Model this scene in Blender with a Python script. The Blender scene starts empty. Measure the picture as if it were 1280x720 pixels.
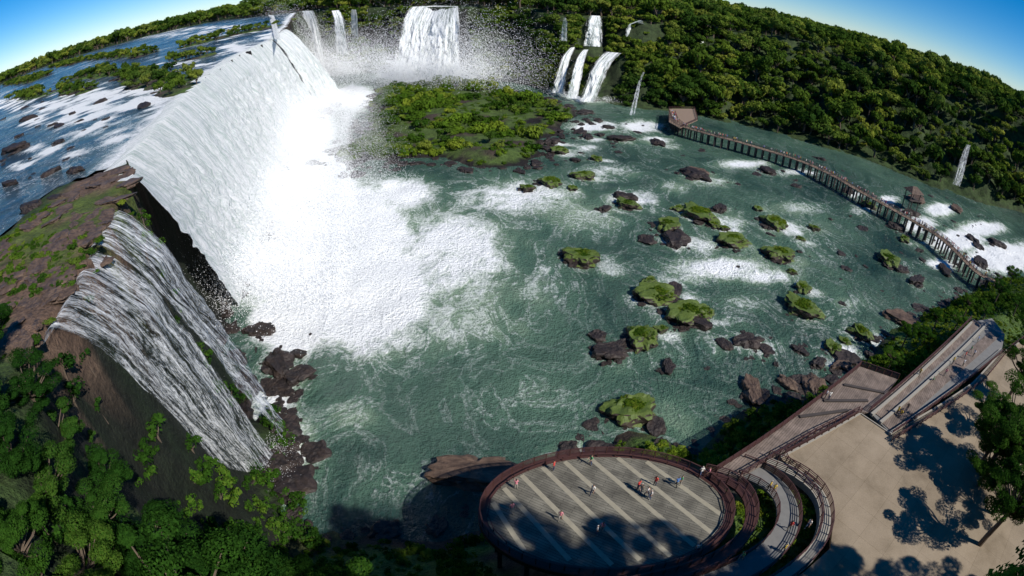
import bpy, bmesh, math, numpy as np
from mathutils import Vector, Matrix
rng=np.random.default_rng(7)
S=bpy.context.scene
COL=S.collection
# ---------- lookout camera (wide lens) ----------
EYE=np.array([0.,0.,60.]); pit=math.radians(31.4); rol=math.radians(1.4); FP=700.
Fv=np.array([0,math.cos(pit),-math.sin(pit)]);U0=np.array([0,math.sin(pit),math.cos(pit)]);R0=np.array([1.,0,0])
Rv=R0*math.cos(rol)+U0*math.sin(rol); Uv=U0*math.cos(rol)-R0*math.sin(rol)
cd=bpy.data.cameras.new("camera");cam=bpy.data.objects.new("camera",cd);COL.objects.link(cam)
cam.matrix_world=Matrix(((Rv[0],Uv[0],-Fv[0],0),(Rv[1],Uv[1],-Fv[1],0),(Rv[2],Uv[2],-Fv[2],60),(0,0,0,1)))
cd.type='PANO'; cd.panorama_type='FISHEYE_EQUISOLID'
cd.sensor_fit='HORIZONTAL';cd.sensor_width=36.;cd.sensor_height=20.25;cd.fisheye_lens=FP*36/1280.;cd.fisheye_fov=math.radians(200)
cd.clip_end=60000;cd.clip_start=.1
S.camera=cam
# survey helper: bearing read off the lookout -> world point on the level z
def P(px,py,z):
    dx=px-640.;dy=360.-py;r=math.hypot(dx,dy)+1e-9;th=2*math.asin(r/(2*FP))
    d=Rv*(math.sin(th)*dx/r)+Uv*(math.sin(th)*dy/r)+Fv*math.cos(th)
    t=(z-60.)/min(d[2],-.004)
    return EYE+d*t
def PP(l,z=None):
    return np.array([P(a[0],a[1],a[2] if z is None else z) for a in l])
# ---------- noise ----------
def hsh(ix,iy,s):
    n=(ix*374761393+iy*668265263+s*974634777)&0xffffffff
    n=((n^(n>>13))*1274126177)&0xffffffff
    return ((n^(n>>16))&0xffff)/65535.
def vn(x,y,s=0):
    x=np.asarray(x,float);y=np.asarray(y,float)
    ix=np.floor(x).astype(np.int64);iy=np.floor(y).astype(np.int64);fx=x-ix;fy=y-iy
    fx=fx*fx*(3-2*fx);fy=fy*fy*(3-2*fy)
    a=hsh(ix,iy,s);b=hsh(ix+1,iy,s);c=hsh(ix,iy+1,s);d=hsh(ix+1,iy+1,s)
    return (a*(1-fx)+b*fx)*(1-fy)+(c*(1-fx)+d*fx)*fy
def fbm(x,y,sc,o=4,s=0):
    r=0;a=1;t=0;x=np.asarray(x,float)/sc;y=np.asarray(y,float)/sc
    for i in range(o):
        r=r+a*(vn(x,y,s+i*17)-.5);t+=a;a*=.5;x=x*2.03+5.2;y=y*2.03+1.3
    return r/t*2
def pip(poly,x,y):
    ins=np.zeros(np.shape(x),bool);n=len(poly)
    for i in range(n):
        x1,y1=poly[i][:2];x2,y2=poly[(i+1)%n][:2]
        if y1==y2: continue
        c=((y1>y)!=(y2>y))&(x<(x2-x1)*(y-y1)/(y2-y1)+x1)
        ins^=c
    return ins
def dl(poly,x,y,closed=True):
    n=len(poly);d=np.full(np.shape(x),1e18)
    for i in range(n if closed else n-1):
        a=poly[i][:2];b=poly[(i+1)%n][:2];ab=b-a;L=ab@ab+1e-9
        t=np.clip(((x-a[0])*ab[0]+(y-a[1])*ab[1])/L,0,1)
        d=np.minimum(d,(x-a[0]-t*ab[0])**2+(y-a[1]-t*ab[1])**2)
    return np.sqrt(d)
# ---------- layout ----------
cliff_base=[(385,640),(350,600),(368,545),(330,490),(292,420),(300,340),(328,260),(340,205),(362,160),(405,132),(400,108),(395,95),(440,90),(500,95),(580,98),(640,103),(700,116),(740,126),(800,137),(850,140),(900,152),(1000,176),(1080,199),(1160,232),(1230,255),(1300,272)]
BASE=np.vstack([PP(cliff_base,0)[:,:2],np.array([(290,100),(300,0),(200,-14),(110,-2),(60,2),(10,7),(-8,18),(-22,34)])])
crestpx=[(48,425,40),(95,355,40),(128,295,40),(165,232,40),(160,197,40),(188,165,40),(228,125,40),(258,95,40),(300,68,40),(345,48,40),(358,34,42),(372,15,46),(395,13,46),(440,11,45),(500,9,44.5),(580,9,44.5),(640,9,44.5),(700,20,42),(755,21,42),(800,27,42),(850,31,42)]
cw=PP(crestpx)
extra=np.array([(215,345,46),(285,262,46),(325,165,44),(335,60,42),(340,-60,42),(150,-50,40),(90,-26,38),(40,-16,38),(10,-12,38),(-10,-6,40),(-26,8,40)],float)
CR3=np.vstack([cw,extra]);CREST=CR3[:,:2]
CEX=np.array([3.6]*4+[3.]*6+[2.]*3+[1.5]*8+[1.1,1.,1.,1.,1.,1.2,1.2,1.2,1.2,1.3,2.0])
RIVER=np.vstack([PP([(0,300,40),(60,240,40),(105,222,40),(150,207,40),(160,197,40),(188,165,40),(228,125,40),(258,95,40),(300,68,40),(345,48,40),(358,34,42),(372,15,46)])[:,:2],
   np.array([(-300,590),(-420,760),(-900,760),(-1600,500),(-1700,100),(-500,0),(-150,20)])])
ISL=PP([(395,208),(430,182),(452,140),(475,112),(520,104),(600,107),(680,122),(738,146),(722,163),(692,176),(684,196),(660,214),(600,212),(545,203),(480,208),(430,218)],0)[:,:2]
BANK=np.vstack([PP([(375,660),(450,662),(510,668),(560,655),(600,648),(650,622),(700,585),(745,560),(742,532),(775,522),(840,545),(868,560),(905,520),(940,498),(1000,492),(1050,464),(1085,440),(1110,405),(1180,378),(1230,348),(1290,345),(1400,330)],0)[:,:2],
   np.array([(260,60),(220,-30),(0,-30),(-30,20)])])
Z=12.0
plaza_px=[(975,572),(1075,517),(1112,542),(1170,510),(1215,480),(1252,440),(1300,415),(1420,470),(1420,760),(1250,800),(1000,790),(960,745),(1005,715),(1038,685),(1042,650),(1025,615)]
terr_px=[(893,590),(950,553),(1012,508),(1075,458),(1122,474),(1088,516),(1072,515),(1020,541),(970,570),(925,596)]
ramp_px=[(1088,516),(1215,402),(1240,398),(1256,418),(1252,438),(1112,541)]
circ_px=[(758+150*math.cos(a),642-72*math.sin(a)) for a in np.linspace(0,2*math.pi,64,endpoint=False)]
PLZ=PP(plaza_px,Z)[:,:2];TER=PP(terr_px,Z)[:,:2];RMP=PP(ramp_px,Z)[:,:2];CIR=PP(circ_px,Z)[:,:2]
green=[(822,372,56),(803,425,54),(728,324,48),(835,284,36),(873,270,50),(918,304,44),(968,280,42),(975,320,42),(1003,362,26),(1003,388,54),(862,396,60),(688,230,36),(730,222,30),(1110,327,36),(785,258,32),(880,392,32),(1075,418,38),(790,515,66),(1040,437,28),(1018,286,16),(700,190,26),(1085,258,24),
 (848,262,20),(892,282,18),(905,286,16),(948,262,16),(1000,300,16),(812,352,20),(745,200,18),(660,236,20),(716,236,16),(990,340,14),(1130,300,18),(1055,428,18),(826,412,20)]
dark=[(762,442,44),(845,300,46),(866,404,44),(755,262,20),(905,432,26),(935,428,40),(835,460,26),(780,247,30),(900,262,24),(870,220,40),(1145,352,28),(1215,300,22),(1120,285,26),(1060,240,22),(400,140,44),(388,148,26),(420,133,20),(310,560,70),(330,590,50),(345,555,40),(375,470,40),(350,455,50),(325,415,36),(300,520,50),(360,575,40),(710,565,34),(1000,440,22),(1022,455,26),(960,215,24),(1140,268,24),(1180,340,26),(1245,305,26),(1225,330,30),(822,180,24),(775,175,30),(735,172,20),(760,160,16),(690,178,24)]
def idw(x,y):
    w=0;z=0;e=0
    for c,ex in zip(CR3,CEX):
        q=1/(((x-c[0])**2+(y-c[1])**2)+30.)**1.6
        w=w+q;z=z+q*c[2];e=e+q*ex
    return z/w,e/w
upisl=[((240,57),(335,36),7),((90,98),(150,90),3),((160,92),(235,108),5),((0,106),(50,100),3),((215,73),(250,68),3),((120,76),(180,70),3),((60,84),(100,80),3),((20,122),(60,118),1.5),((75,112),(110,110),1.5)]
UI=[(P(a[0],a[1],41)[:2],P(b[0],b[1],41)[:2],w) for a,b,w in upisl]
def upper_island(x,y):
    r=np.full(np.shape(x),-9.)
    for a,b,w in UI:
        d=dl(np.array([a,b]),x,y,False)
        wd=w+np.linalg.norm((a+b)/2)*.015
        r=np.maximum(r,1-(d+fbm(x,y,14,2,5)*6)/wd)
    return r
def masks(x,y):
    inb=pip(BASE,x,y);inc=pip(CREST,x,y)
    dB=dl(BASE,x,y);dC=dl(CREST,x,y)
    s=np.where(inb,0,np.where(inc,dB/(dB+dC+1e-6),1.))
    return inb,inc,dB,dC,s
def terrain(x,y,full=False):
    inb,inc,dB,dC,s=masks(x,y)
    zc,ex=idw(x,y)
    n=fbm(x,y,30,4,1);nf=fbm(x,y,7,3,2)
    s2=np.clip(s+nf*.08*(s>0)*(s<1),0,1)
    far=np.hypot(x,y)
    plat=zc+np.where(s>=1,n*1.2*np.clip(dC/20,0,1),0)
    plat=plat-np.clip(far-900,0,4000)*.0005
    right=1/(1+np.exp(-(x-60)/25))
    h=plat*s2**ex+np.where((s>0)&(s<1),(n*6*right+nf*2)*np.minimum(1,s*(1-s)*5),0)
    h=np.where(inb,-2.5-.02*np.minimum(dB,40),h)
    riv=pip(RIVER,x,y)&(~inb)&(s>=1)
    dr=dl(RIVER,x,y)
    ui=upper_island(x,y)
    hr=zc-.5-1.2*np.clip(dr/6,0,1)+np.clip(ui,-1,.5)*3.5*(ui>-1)+nf*.9
    h=np.where(riv,np.minimum(h,np.where(ui>0,hr+1.0,np.minimum(hr,zc-1.0))),h)
    ii=pip(ISL,x,y);di=dl(ISL,x,y)
    h=np.where(ii,np.maximum(h,-1.6+np.minimum(4.,.4*di)+n*2.8+nf*1.4),h)
    bi=pip(BANK,x,y);db=dl(BANK,x,y)
    h=np.where(bi,np.maximum(h,np.minimum(-.8+np.minimum(11.4,.55*db)+nf*.9+np.clip(n,-1,.6),11.3)),h)
    built=pip(PLZ,x,y)|pip(TER,x,y)|pip(RMP,x,y)|pip(CIR,x,y)
    h=np.where(built,np.minimum(h,11.2),h)
    shade_hill=54*np.exp(-((np.abs(x-44)/40)**4+(np.clip(y+22,-8,99)/21.)**4))  # unseen hill added behind the lookout to lift the trees shading the deck
    h=np.where((shade_hill>3)&~built,np.maximum(h,shade_hill+n*2),h)
    if full: return h,dict(inb=inb,inc=inc,dB=dB,dC=dC,s=s,riv=riv,ui=ui,isl=ii,bank=bi,db=db,built=built,zc=zc)
    return h
def axis(lo,hi,st,far):
    a=list(np.arange(lo,hi,st));d=st
    while a[-1]<far: d*=1.09;a.append(a[-1]+d)
    d=st
    while a[0]>-far: d*=1.09;a.insert(0,a[0]-d)
    return np.array(a)
def gridmesh(name,xs,ys,zf,keep=None,full=False):
    X,Y=np.meshgrid(xs,ys);nx=len(xs);ny=len(ys)
    co=np.stack([X.ravel(),Y.ravel(),zf.ravel()],1)
    i=np.arange(nx*ny).reshape(ny,nx)
    q=np.stack([i[:-1,:-1],i[:-1,1:],i[1:,1:],i[1:,:-1]],-1).reshape(-1,4)
    if keep is not None:
        k=keep.ravel();q=q[k[q].all(1) if full else k[q].any(1)]
        used=np.unique(q);mp=-np.ones(nx*ny,int);mp[used]=np.arange(len(used));q=mp[q];co=co[used]
    me=fastmesh(name,co,q)
    me.polygons.foreach_set('use_smooth',np.ones(len(q),bool))
    ob=bpy.data.objects.new(name,me);COL.objects.link(ob)
    return ob,co
def fastmesh(name,co,q):
    k=q.shape[1];me=bpy.data.meshes.new(name);me.vertices.add(len(co));me.vertices.foreach_set('co',np.ascontiguousarray(co,dtype=np.float32).ravel())
    me.loops.add(q.size);me.loops.foreach_set('vertex_index',np.ascontiguousarray(q,dtype=np.int32).ravel())
    me.polygons.add(len(q));me.polygons.foreach_set('loop_start',np.arange(len(q),dtype=np.int32)*k);me.polygons.foreach_set('loop_total',np.full(len(q),k,dtype=np.int32))
    me.update();me.validate();return me
# ---------- materials ----------
class NT:
    def __init__(s,name):
        s.m=bpy.data.materials.new(name);s.m.use_nodes=True;s.t=s.m.node_tree;s.b=s.t.nodes['Principled BSDF'];s.out=s.t.nodes['Material Output']
    def n(s,ty,**k):
        nd=s.t.nodes.new(ty)
        for a,v in k.items(): setattr(nd,a,v)
        return nd
    def l(s,a,b): s.t.links.new(a,b)
    def noise(s,vec,sc,det=4,ro=.55,dist=0):
        n=s.n('ShaderNodeTexNoise');n.inputs['Scale'].default_value=sc;n.inputs['Detail'].default_value=det;n.inputs['Roughness'].default_value=ro;n.inputs['Distortion'].default_value=dist
        s.l(vec,n.inputs['Vector']);return n.outputs['Fac']
    def mapv(s,vec,scale=(1,1,1),rot=(0,0,0)):
        n=s.n('ShaderNodeMapping');n.inputs['Scale'].default_value=scale;n.inputs['Rotation'].default_value=rot;s.l(vec,n.inputs['Vector']);return n.outputs[0]
    def ramp(s,f,st):
        n=s.n('ShaderNodeValToRGB');s.l(f,n.inputs[0]);e=n.color_ramp.elements
        while len(e)<len(st): e.new(.5)
        for i,(p,c) in enumerate(st):
            e[i].position=p;e[i].color=(c,c,c,1) if not hasattr(c,'__len__') else (*c,1)
        return n.outputs[0]
    def mix(s,f,a,b,bl='MIX'):
        n=s.n('ShaderNodeMix',data_type='RGBA',blend_type=bl)
        for i,v in ((0,f),(6,a),(7,b)):
            if hasattr(v,'is_linked') : s.l(v,n.inputs[i])
            elif i==0: n.inputs[0].default_value=v
            else: n.inputs[i].default_value=(*v,1) if hasattr(v,'__len__') else (v,v,v,1)
        return n.outputs[2]
    def ma(s,op,a,b=0,c=None,clamp=False):
        n=s.n('ShaderNodeMath',operation=op,use_clamp=clamp)
        for i,v in enumerate((a,b,c)):
            if v is None: continue
            if hasattr(v,'is_linked'): s.l(v,n.inputs[i])
            else: n.inputs[i].default_value=v
        return n.outputs[0]
    def bump(s,h,st,dist=1.):
        n=s.n('ShaderNodeBump');n.inputs['Strength'].default_value=st;n.inputs['Distance'].default_value=dist;s.l(h,n.inputs['Height']);s.l(n.outputs[0],s.b.inputs['Normal']);return n
    def set(s,col=None,rough=None,spec=None):
        for k,v in (('Base Color',col),('Roughness',rough),('Specular IOR Level',spec)):
            if v is None: continue
            if hasattr(v,'is_linked'): s.l(v,s.b.inputs[k])
            else: s.b.inputs[k].default_value=(*v,1) if hasattr(v,'__len__') else v
    def obj(s): return s.n('ShaderNodeTexCoord').outputs['Object']
    def uv(s): return s.n('ShaderNodeTexCoord').outputs['UV']
    def attr(s,name,c=False):
        a=s.n('ShaderNodeAttribute',attribute_name=name);return a.outputs['Color' if c else 'Fac']
def simple(name,col,rough=.7,var=.3,sc=1.,bump=0.):
    t=NT(name);o=t.obj();n=t.noise(o,sc,4)
    c=t.mix(n,tuple(v*(1-var) for v in col),tuple(min(1,v*(1+var)) for v in col));t.set(c,rough)
    if bump: t.bump(n,bump,.1)
    return t.m
def leafmat(name,dark,light,yel,tr=.35,island=False):
    t=NT(name);g=t.n('ShaderNodeNewGeometry');o=g.outputs['Position']
    oi=t.n('ShaderNodeObjectInfo').outputs['Random']
    f=t.ma('ADD',t.ma('MULTIPLY',oi,.6),t.ma('MULTIPLY',g.outputs['Random Per Island'],.4)) if island else oi
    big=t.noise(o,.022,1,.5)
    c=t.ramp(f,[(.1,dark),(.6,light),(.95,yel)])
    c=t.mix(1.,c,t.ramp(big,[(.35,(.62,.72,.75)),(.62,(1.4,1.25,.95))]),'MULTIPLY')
    d=t.n('ShaderNodeBsdfDiffuse');t.l(c,d.inputs[0])
    trn=t.n('ShaderNodeBsdfTranslucent');t.l(c,trn.inputs[0])
    ms=t.n('ShaderNodeMixShader');ms.inputs[0].default_value=tr;t.l(d.outputs[0],ms.inputs[1]);t.l(trn.outputs[0],ms.inputs[2]);t.l(ms.outputs[0],t.out.inputs[0])
    return t.m
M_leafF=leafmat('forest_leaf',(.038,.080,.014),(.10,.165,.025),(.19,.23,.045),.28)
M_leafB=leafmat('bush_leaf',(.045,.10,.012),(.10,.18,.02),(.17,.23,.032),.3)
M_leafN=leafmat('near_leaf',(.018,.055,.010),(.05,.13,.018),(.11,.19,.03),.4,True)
M_bark=simple('bark',(.11,.08,.055),.9,.4,2,.4)
t=NT('terrain_mat');o=t.obj();c=t.attr('Col',True)
n1=t.noise(o,.35,6,.65);n2=t.noise(o,2.2,4,.6)
c=t.mix(1.,c,t.ramp(n1,[(.3,.45),(.7,1.45)]),'MULTIPLY');c=t.mix(.7,c,t.ramp(n2,[(.3,.5),(.7,1.4)]),'MULTIPLY')
t.set(c,.85,.3);t.bump(t.ma('ADD',n1,t.ma('MULTIPLY',n2,.4)),.8,1.2);M_ter=t.m
def rockmat(name,a,b,green):
    t=NT(name);o=t.obj();g=t.n('ShaderNodeNewGeometry')
    n=t.noise(o,.9,6,.65);n2=t.noise(o,4,4)
    c=t.mix(t.ramp(n,[(.3,0.),(.7,1.)]),a,b);c=t.mix(.6,c,t.ramp(n2,[(.3,.4),(.7,1.4)]),'MULTIPLY')
    if green:
        sx=t.n('ShaderNodeSeparateXYZ');t.l(g.outputs['Normal'],sx.inputs[0])
        k=t.ramp(t.ma('ADD',sx.outputs[2],t.ma('MULTIPLY',n2,.6)),[(.82,0.),(1.05,1.)])
        c=t.mix(k,c,t.mix(n2,(.045,.08,.012),(.12,.16,.025)))
    t.set(c,.6,.4);t.bump(t.ma('ADD',n,t.ma('MULTIPLY',n2,.4)),.9,.6);return t.m
M_rock=rockmat('rock_wet',(.012,.0095,.009),(.050,.034,.027),False)
M_rockG=rockmat('rock_mossy',(.014,.011,.010),(.062,.042,.031),True)
M_rockB=rockmat('rock_brown',(.06,.038,.027),(.15,.098,.066),False)
# ---------- terrain ----------
xs=axis(-190,290,2.0,9000);ys=axis(-50,440,2.0,9000)
X,Y=np.meshgrid(xs,ys);H,mk=terrain(X,Y,True)
ter,co=gridmesh('terrain',xs,ys,H)
gy,gx=np.gradient(H,ys,xs);slope=np.hypot(gx,gy)
C=np.zeros(X.shape+(3,));C[:]=(.035,.06,.015)
n=fbm(X,Y,12,4,9)
grass=np.array([.07,.12,.02]);rock=np.array([.012,.010,.009]);brown=np.array([.14,.088,.060])
def blend(m,c):
    global C
    m=np.clip(m,0,1)[...,None];C=C*(1-m)+np.array(c)*m
right=1/(1+np.exp(-(X-60)/25))
blend(((mk['s']>0)&(mk['s']<1))*(1-right*.9)*np.clip((slope-.4)*2,0,1),rock)
blend(((mk['s']>0)&(mk['s']<1)&(Y<110)&(X<0))*np.clip(n*3+.9,0,1)*.8,(.009,.018,.006))
blend(((mk['s']>0)&(mk['s']<1)&(Y>270))*np.clip(n*3+.5,0,1)*.8,(.04,.06,.02))
blend(mk['inb']*1.,(.03,.025,.02))
blend(mk['riv']*1.,(.06,.045,.035));blend(mk['riv']*(mk['ui']>.12)*np.clip(n*4+1,0,1),grass)
blend(mk['isl']*1.,(.06,.095,.02));blend(mk['isl']*(H<.9),rock);blend(mk['isl']*np.clip(-n*5-.8,0,1),(.05,.037,.028))
blend(mk['bank']*1.,grass);blend(mk['bank']*(H<1.6)*np.clip(1.+n*2,0,1),(.05,.035,.025));blend(mk['built']*1.,(.06,.05,.04))
LEDGE=PP([(0,305),(60,255),(105,222),(160,205),(190,250),(160,300),(110,370),(60,440),(0,450)],40)[:,:2]
led=pip(LEDGE,X,Y)&(H>38.8)
blend(led*1.,brown);blend(led*np.clip(n*6-.6,0,1),(.08,.11,.02))
ca=ter.data.color_attributes.new('Col','FLOAT_COLOR','POINT')
ca.data.foreach_set('color',np.concatenate([C.reshape(-1,3),np.ones((C.size//3,1))],1).ravel())
ter.data.materials.append(M_ter)
# ---------- lower river ----------
def blob(l,x,y,z):
    f=np.zeros(np.shape(x))
    for (px,py,rx,ry,a) in l:
        c=P(px,py,z)[:2];u=(P(px+rx,py,z)[:2]-P(px-rx,py,z)[:2])/2;v=(P(px,py-ry,z)[:2]-P(px,py+ry,z)[:2])/2
        A=np.linalg.inv(np.stack([u,v],1));q=A@np.stack([(x-c[0]).ravel(),(y-c[1]).ravel()])
        f=np.maximum(f,a*np.exp(-(q**2).sum(0)).reshape(np.shape(x)))
    return f
xs2=np.arange(-150,330,1.6);ys2=np.arange(0,460,1.6);X2,Y2=np.meshgrid(xs2,ys2)
foam_l=[(400,290,118,92,1.7),(450,350,95,78,1.6),(360,400,60,50,1.4),(380,210,60,60,1.6),(375,160,50,40,1.5),(440,120,40,20,1.3),(530,92,70,12,1.5),(340,500,45,40,.95),(370,540,35,30,.8),(470,420,100,50,.88),(570,310,130,90,.9),(640,245,140,36,.84),(740,270,90,40,.66),(560,400,140,60,.7),(500,240,80,30,1.),(650,350,120,60,.64),
 (745,158,50,10,1.0),(800,158,45,12,1.0),(730,185,30,8,.8),(820,175,30,8,.9),(740,120,40,9,1.2),(790,248,50,18,.9),(840,235,30,14,.75),(900,335,90,20,.98),(960,345,60,14,.9),(930,205,50,8,.9),(1000,215,45,8,.8),(1080,262,30,14,.75),(1060,380,50,20,.62),(1110,250,24,10,.9),(1150,280,30,14,1.1),(1200,300,48,18,1.2),(1260,320,60,24,1.3),(1175,262,24,12,1.2),(1180,330,34,12,1.),(1230,285,40,12,1.1),
 (900,425,60,14,.66),(860,300,40,14,.8),(850,350,60,16,.75),(1000,260,60,14,.7),(760,215,60,14,.78),(700,330,80,40,.5),(440,520,60,40,.6),(500,600,120,40,.48),(650,500,160,70,.47),(1000,300,120,60,.52),(1020,400,60,30,.56),(930,380,60,20,.64)]
F=blob(foam_l,X2,Y2,0)
swell=fbm(X2,Y2,9,3,41)*.2+fbm(X2,Y2,4,2,42)*.14
swell=swell*(1+3*np.clip(F,0,1))
riv,co=gridmesh('river',xs2,ys2,swell,keep=pip(BASE,X2,Y2)|(dl(BASE,X2,Y2)<9))
at=riv.data.attributes.new('foam','FLOAT','POINT')
f=np.maximum(blob(foam_l,co[:,0],co[:,1],0),.28+.2*fbm(co[:,0],co[:,1],25,3,33))
wx=fbm(co[:,0],co[:,1],7,3,201);wy=fbm(co[:,0],co[:,1],7,3,202)
for j,(a,b,w_) in enumerate(green+dark):
    p=P(a,b,0);w2=w_/2/FP*np.linalg.norm(p-EYE)+1.;am=[.84,.55,.72,.62,.8,.5][j%6]
    u=(co[:,0]-p[0])+wx*w2*.9-w2*.5;v=(co[:,1]-p[1])+wy*w2*.9+w2*.35
    dd=np.hypot(u*.62,v);f=np.maximum(f,am*np.exp(-(dd/(w2*1.25))**3))
at.data.foreach_set('value',f)
def water(name,base,mid,milky,flow,rough=.12,sc=1.,rot=0.,ss=1.):
    t=NT(name);o=t.obj();fo=t.attr('foam')
    w=t.mapv(o,flow,(0,0,rot))
    nA=t.noise(w,.07*sc,6,.62,2.);nB=t.noise(w,.35*sc,5,.62,1.2);nC=t.noise(o,1.3*sc,4,.7,.0);nD=t.noise(o,.02*sc,1,.5)
    nn=t.ma('ADD',t.ma('MULTIPLY',nA,.42),t.ma('ADD',t.ma('MULTIPLY',nB,.33),t.ma('MULTIPLY',nC,.25)))
    k=t.ma('MULTIPLY',t.ma('SUBTRACT',t.ma('ADD',nn,t.ma('MULTIPLY',fo,.62)),.88),6,clamp=True)
    streak=t.ma('ABSOLUTE',t.ma('SUBTRACT',nA,.5))
    st=t.ma('MULTIPLY',t.ma('SUBTRACT',.03,streak),30,clamp=True)
    st=t.ma('MULTIPLY',st,t.ma('MULTIPLY',t.ma('MULTIPLY',fo,fo),t.ma('MULTIPLY',t.ma('SUBTRACT',nC,.38,clamp=True),8.*ss)),clamp=True)
    k=t.ma('MAXIMUM',k,st)
    turb=t.ramp(t.ma('ADD',t.ma('ADD',t.ma('MULTIPLY',nA,.45),t.ma('MULTIPLY',t.ma('SUBTRACT',nD,.5),.7)),t.ma('MULTIPLY',fo,.72)),[(.25,base),(.58,mid),(.95,milky)])
    c=t.mix(k,turb,(.9,.91,.90))
    t.set(c,t.ramp(k,[(0.,rough),(1.,.9)]),.5);t.b.inputs['IOR'].default_value=1.33
    h=t.ma('ADD',t.ma('MULTIPLY',nC,1.),nB)
    t.bump(h,.85,1.);return t.m
riv.data.materials.append(water('river_water',(.018,.050,.043),(.082,.155,.106),(.38,.49,.33),(1,.7,1)))
# ---------- upper river ----------
xs3=axis(-420,-20,2.5,1900);xs3=xs3[(xs3<10)];ys3=axis(10,420,2.5,1200);ys3=ys3[ys3>-60]
X3,Y3=np.meshgrid(xs3,ys3)
zc3,_=idw(X3,Y3)
ins=pip(RIVER,X3,Y3)&(~pip(BASE,X3,Y3))
inC=pip(CREST,X3,Y3)
W=zc3-.35+fbm(X3,Y3,6,3,51)*.3
up,co=gridmesh('upper_river',xs3,ys3,W,keep=(ins&~inC),full=True)
ufo=[(120,130,110,30,1.1),(60,150,80,16,.98),(200,110,60,16,1.),(150,165,60,18,1.),(60,185,60,12,.9),(30,205,50,10,.85),(225,80,50,8,.95),(300,62,50,12,1.05),(230,40,60,4,.9),(180,48,50,4,.8),(20,130,60,12,.98)]
at=up.data.attributes.new('foam','FLOAT','POINT')
f=np.maximum(blob(ufo,co[:,0],co[:,1],40)-.14+.95*fbm(co[:,0],co[:,1],7,4,63),.38+.45*fbm(co[:,0],co[:,1],16,3,61))
dcr=dl(CREST[3:12],co[:,0],co[:,1],False);f=np.maximum(f,1.15-dcr/12.)
at.data.foreach_set('value',f)
up.data.materials.append(water('upper_water',(.012,.03,.05),(.04,.07,.09),(.25,.33,.33),(1,.6,1),.15,1.5,.9))
# ---------- waterfalls ----------
def resamp(p,n):
    p=np.array(p,float);d=np.r_[0,np.cumsum(np.linalg.norm(np.diff(p,axis=0),axis=1))]
    u=np.linspace(0,d[-1],n);return np.stack([np.interp(u,d,p[:,i]) for i in range(3)],1),d[-1]
def fallmat(name,thr,k=5.,tint=(.97,.97,.95),blue=(.56,.64,.59),us=1.,bs=.55,alpha=True,lo=.42,hi=.54):
    t=NT(name);uv=t.uv()
    a=t.noise(t.mapv(uv,(.9*us,.07*us,1)),1.,5,.7,.9);b=t.noise(t.mapv(uv,(3.*us,.7*us,1)),1.,4,.74,1.)
    s=t.ma('ADD',t.ma('MULTIPLY',a,.55),t.ma('MULTIPLY',b,.45))
    c=t.mix(t.ramp(s,[(lo,0.),(hi,1.)]),blue,tint)
    t.set(c,.9,.05);t.bump(s,bs,3.)
    tr=t.n('ShaderNodeBsdfTranslucent');t.l(c,tr.inputs[0])
    m2=t.n('ShaderNodeMixShader');m2.inputs[0].default_value=.15;t.l(t.b.outputs[0],m2.inputs[1]);t.l(tr.outputs[0],m2.inputs[2]);last=m2
    if alpha:
        al=t.ma('MULTIPLY',t.ma('SUBTRACT',t.ma('ADD',s,t.attr('edge')),thr),k,clamp=True)
        tp=t.n('ShaderNodeBsdfTransparent');m1=t.n('ShaderNodeMixShader');t.l(al,m1.inputs[0]);t.l(tp.outputs[0],m1.inputs[1]);t.l(m2.outputs[0],m1.inputs[2]);last=m1
    t.l(last.outputs[0],t.out.inputs[0])
    return t.m
M_f1=fallmat('fall_dense',1.22,6.,alpha=False);M_f1e=fallmat('fall_dense_edge',1.25,6.);M_f2=fallmat('fall_thin',1.45,5.,(.93,.95,.97),(.55,.66,.73),us=1.3,bs=.35);M_f3=fallmat('fall_far',1.34,6,us=.5)
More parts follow.
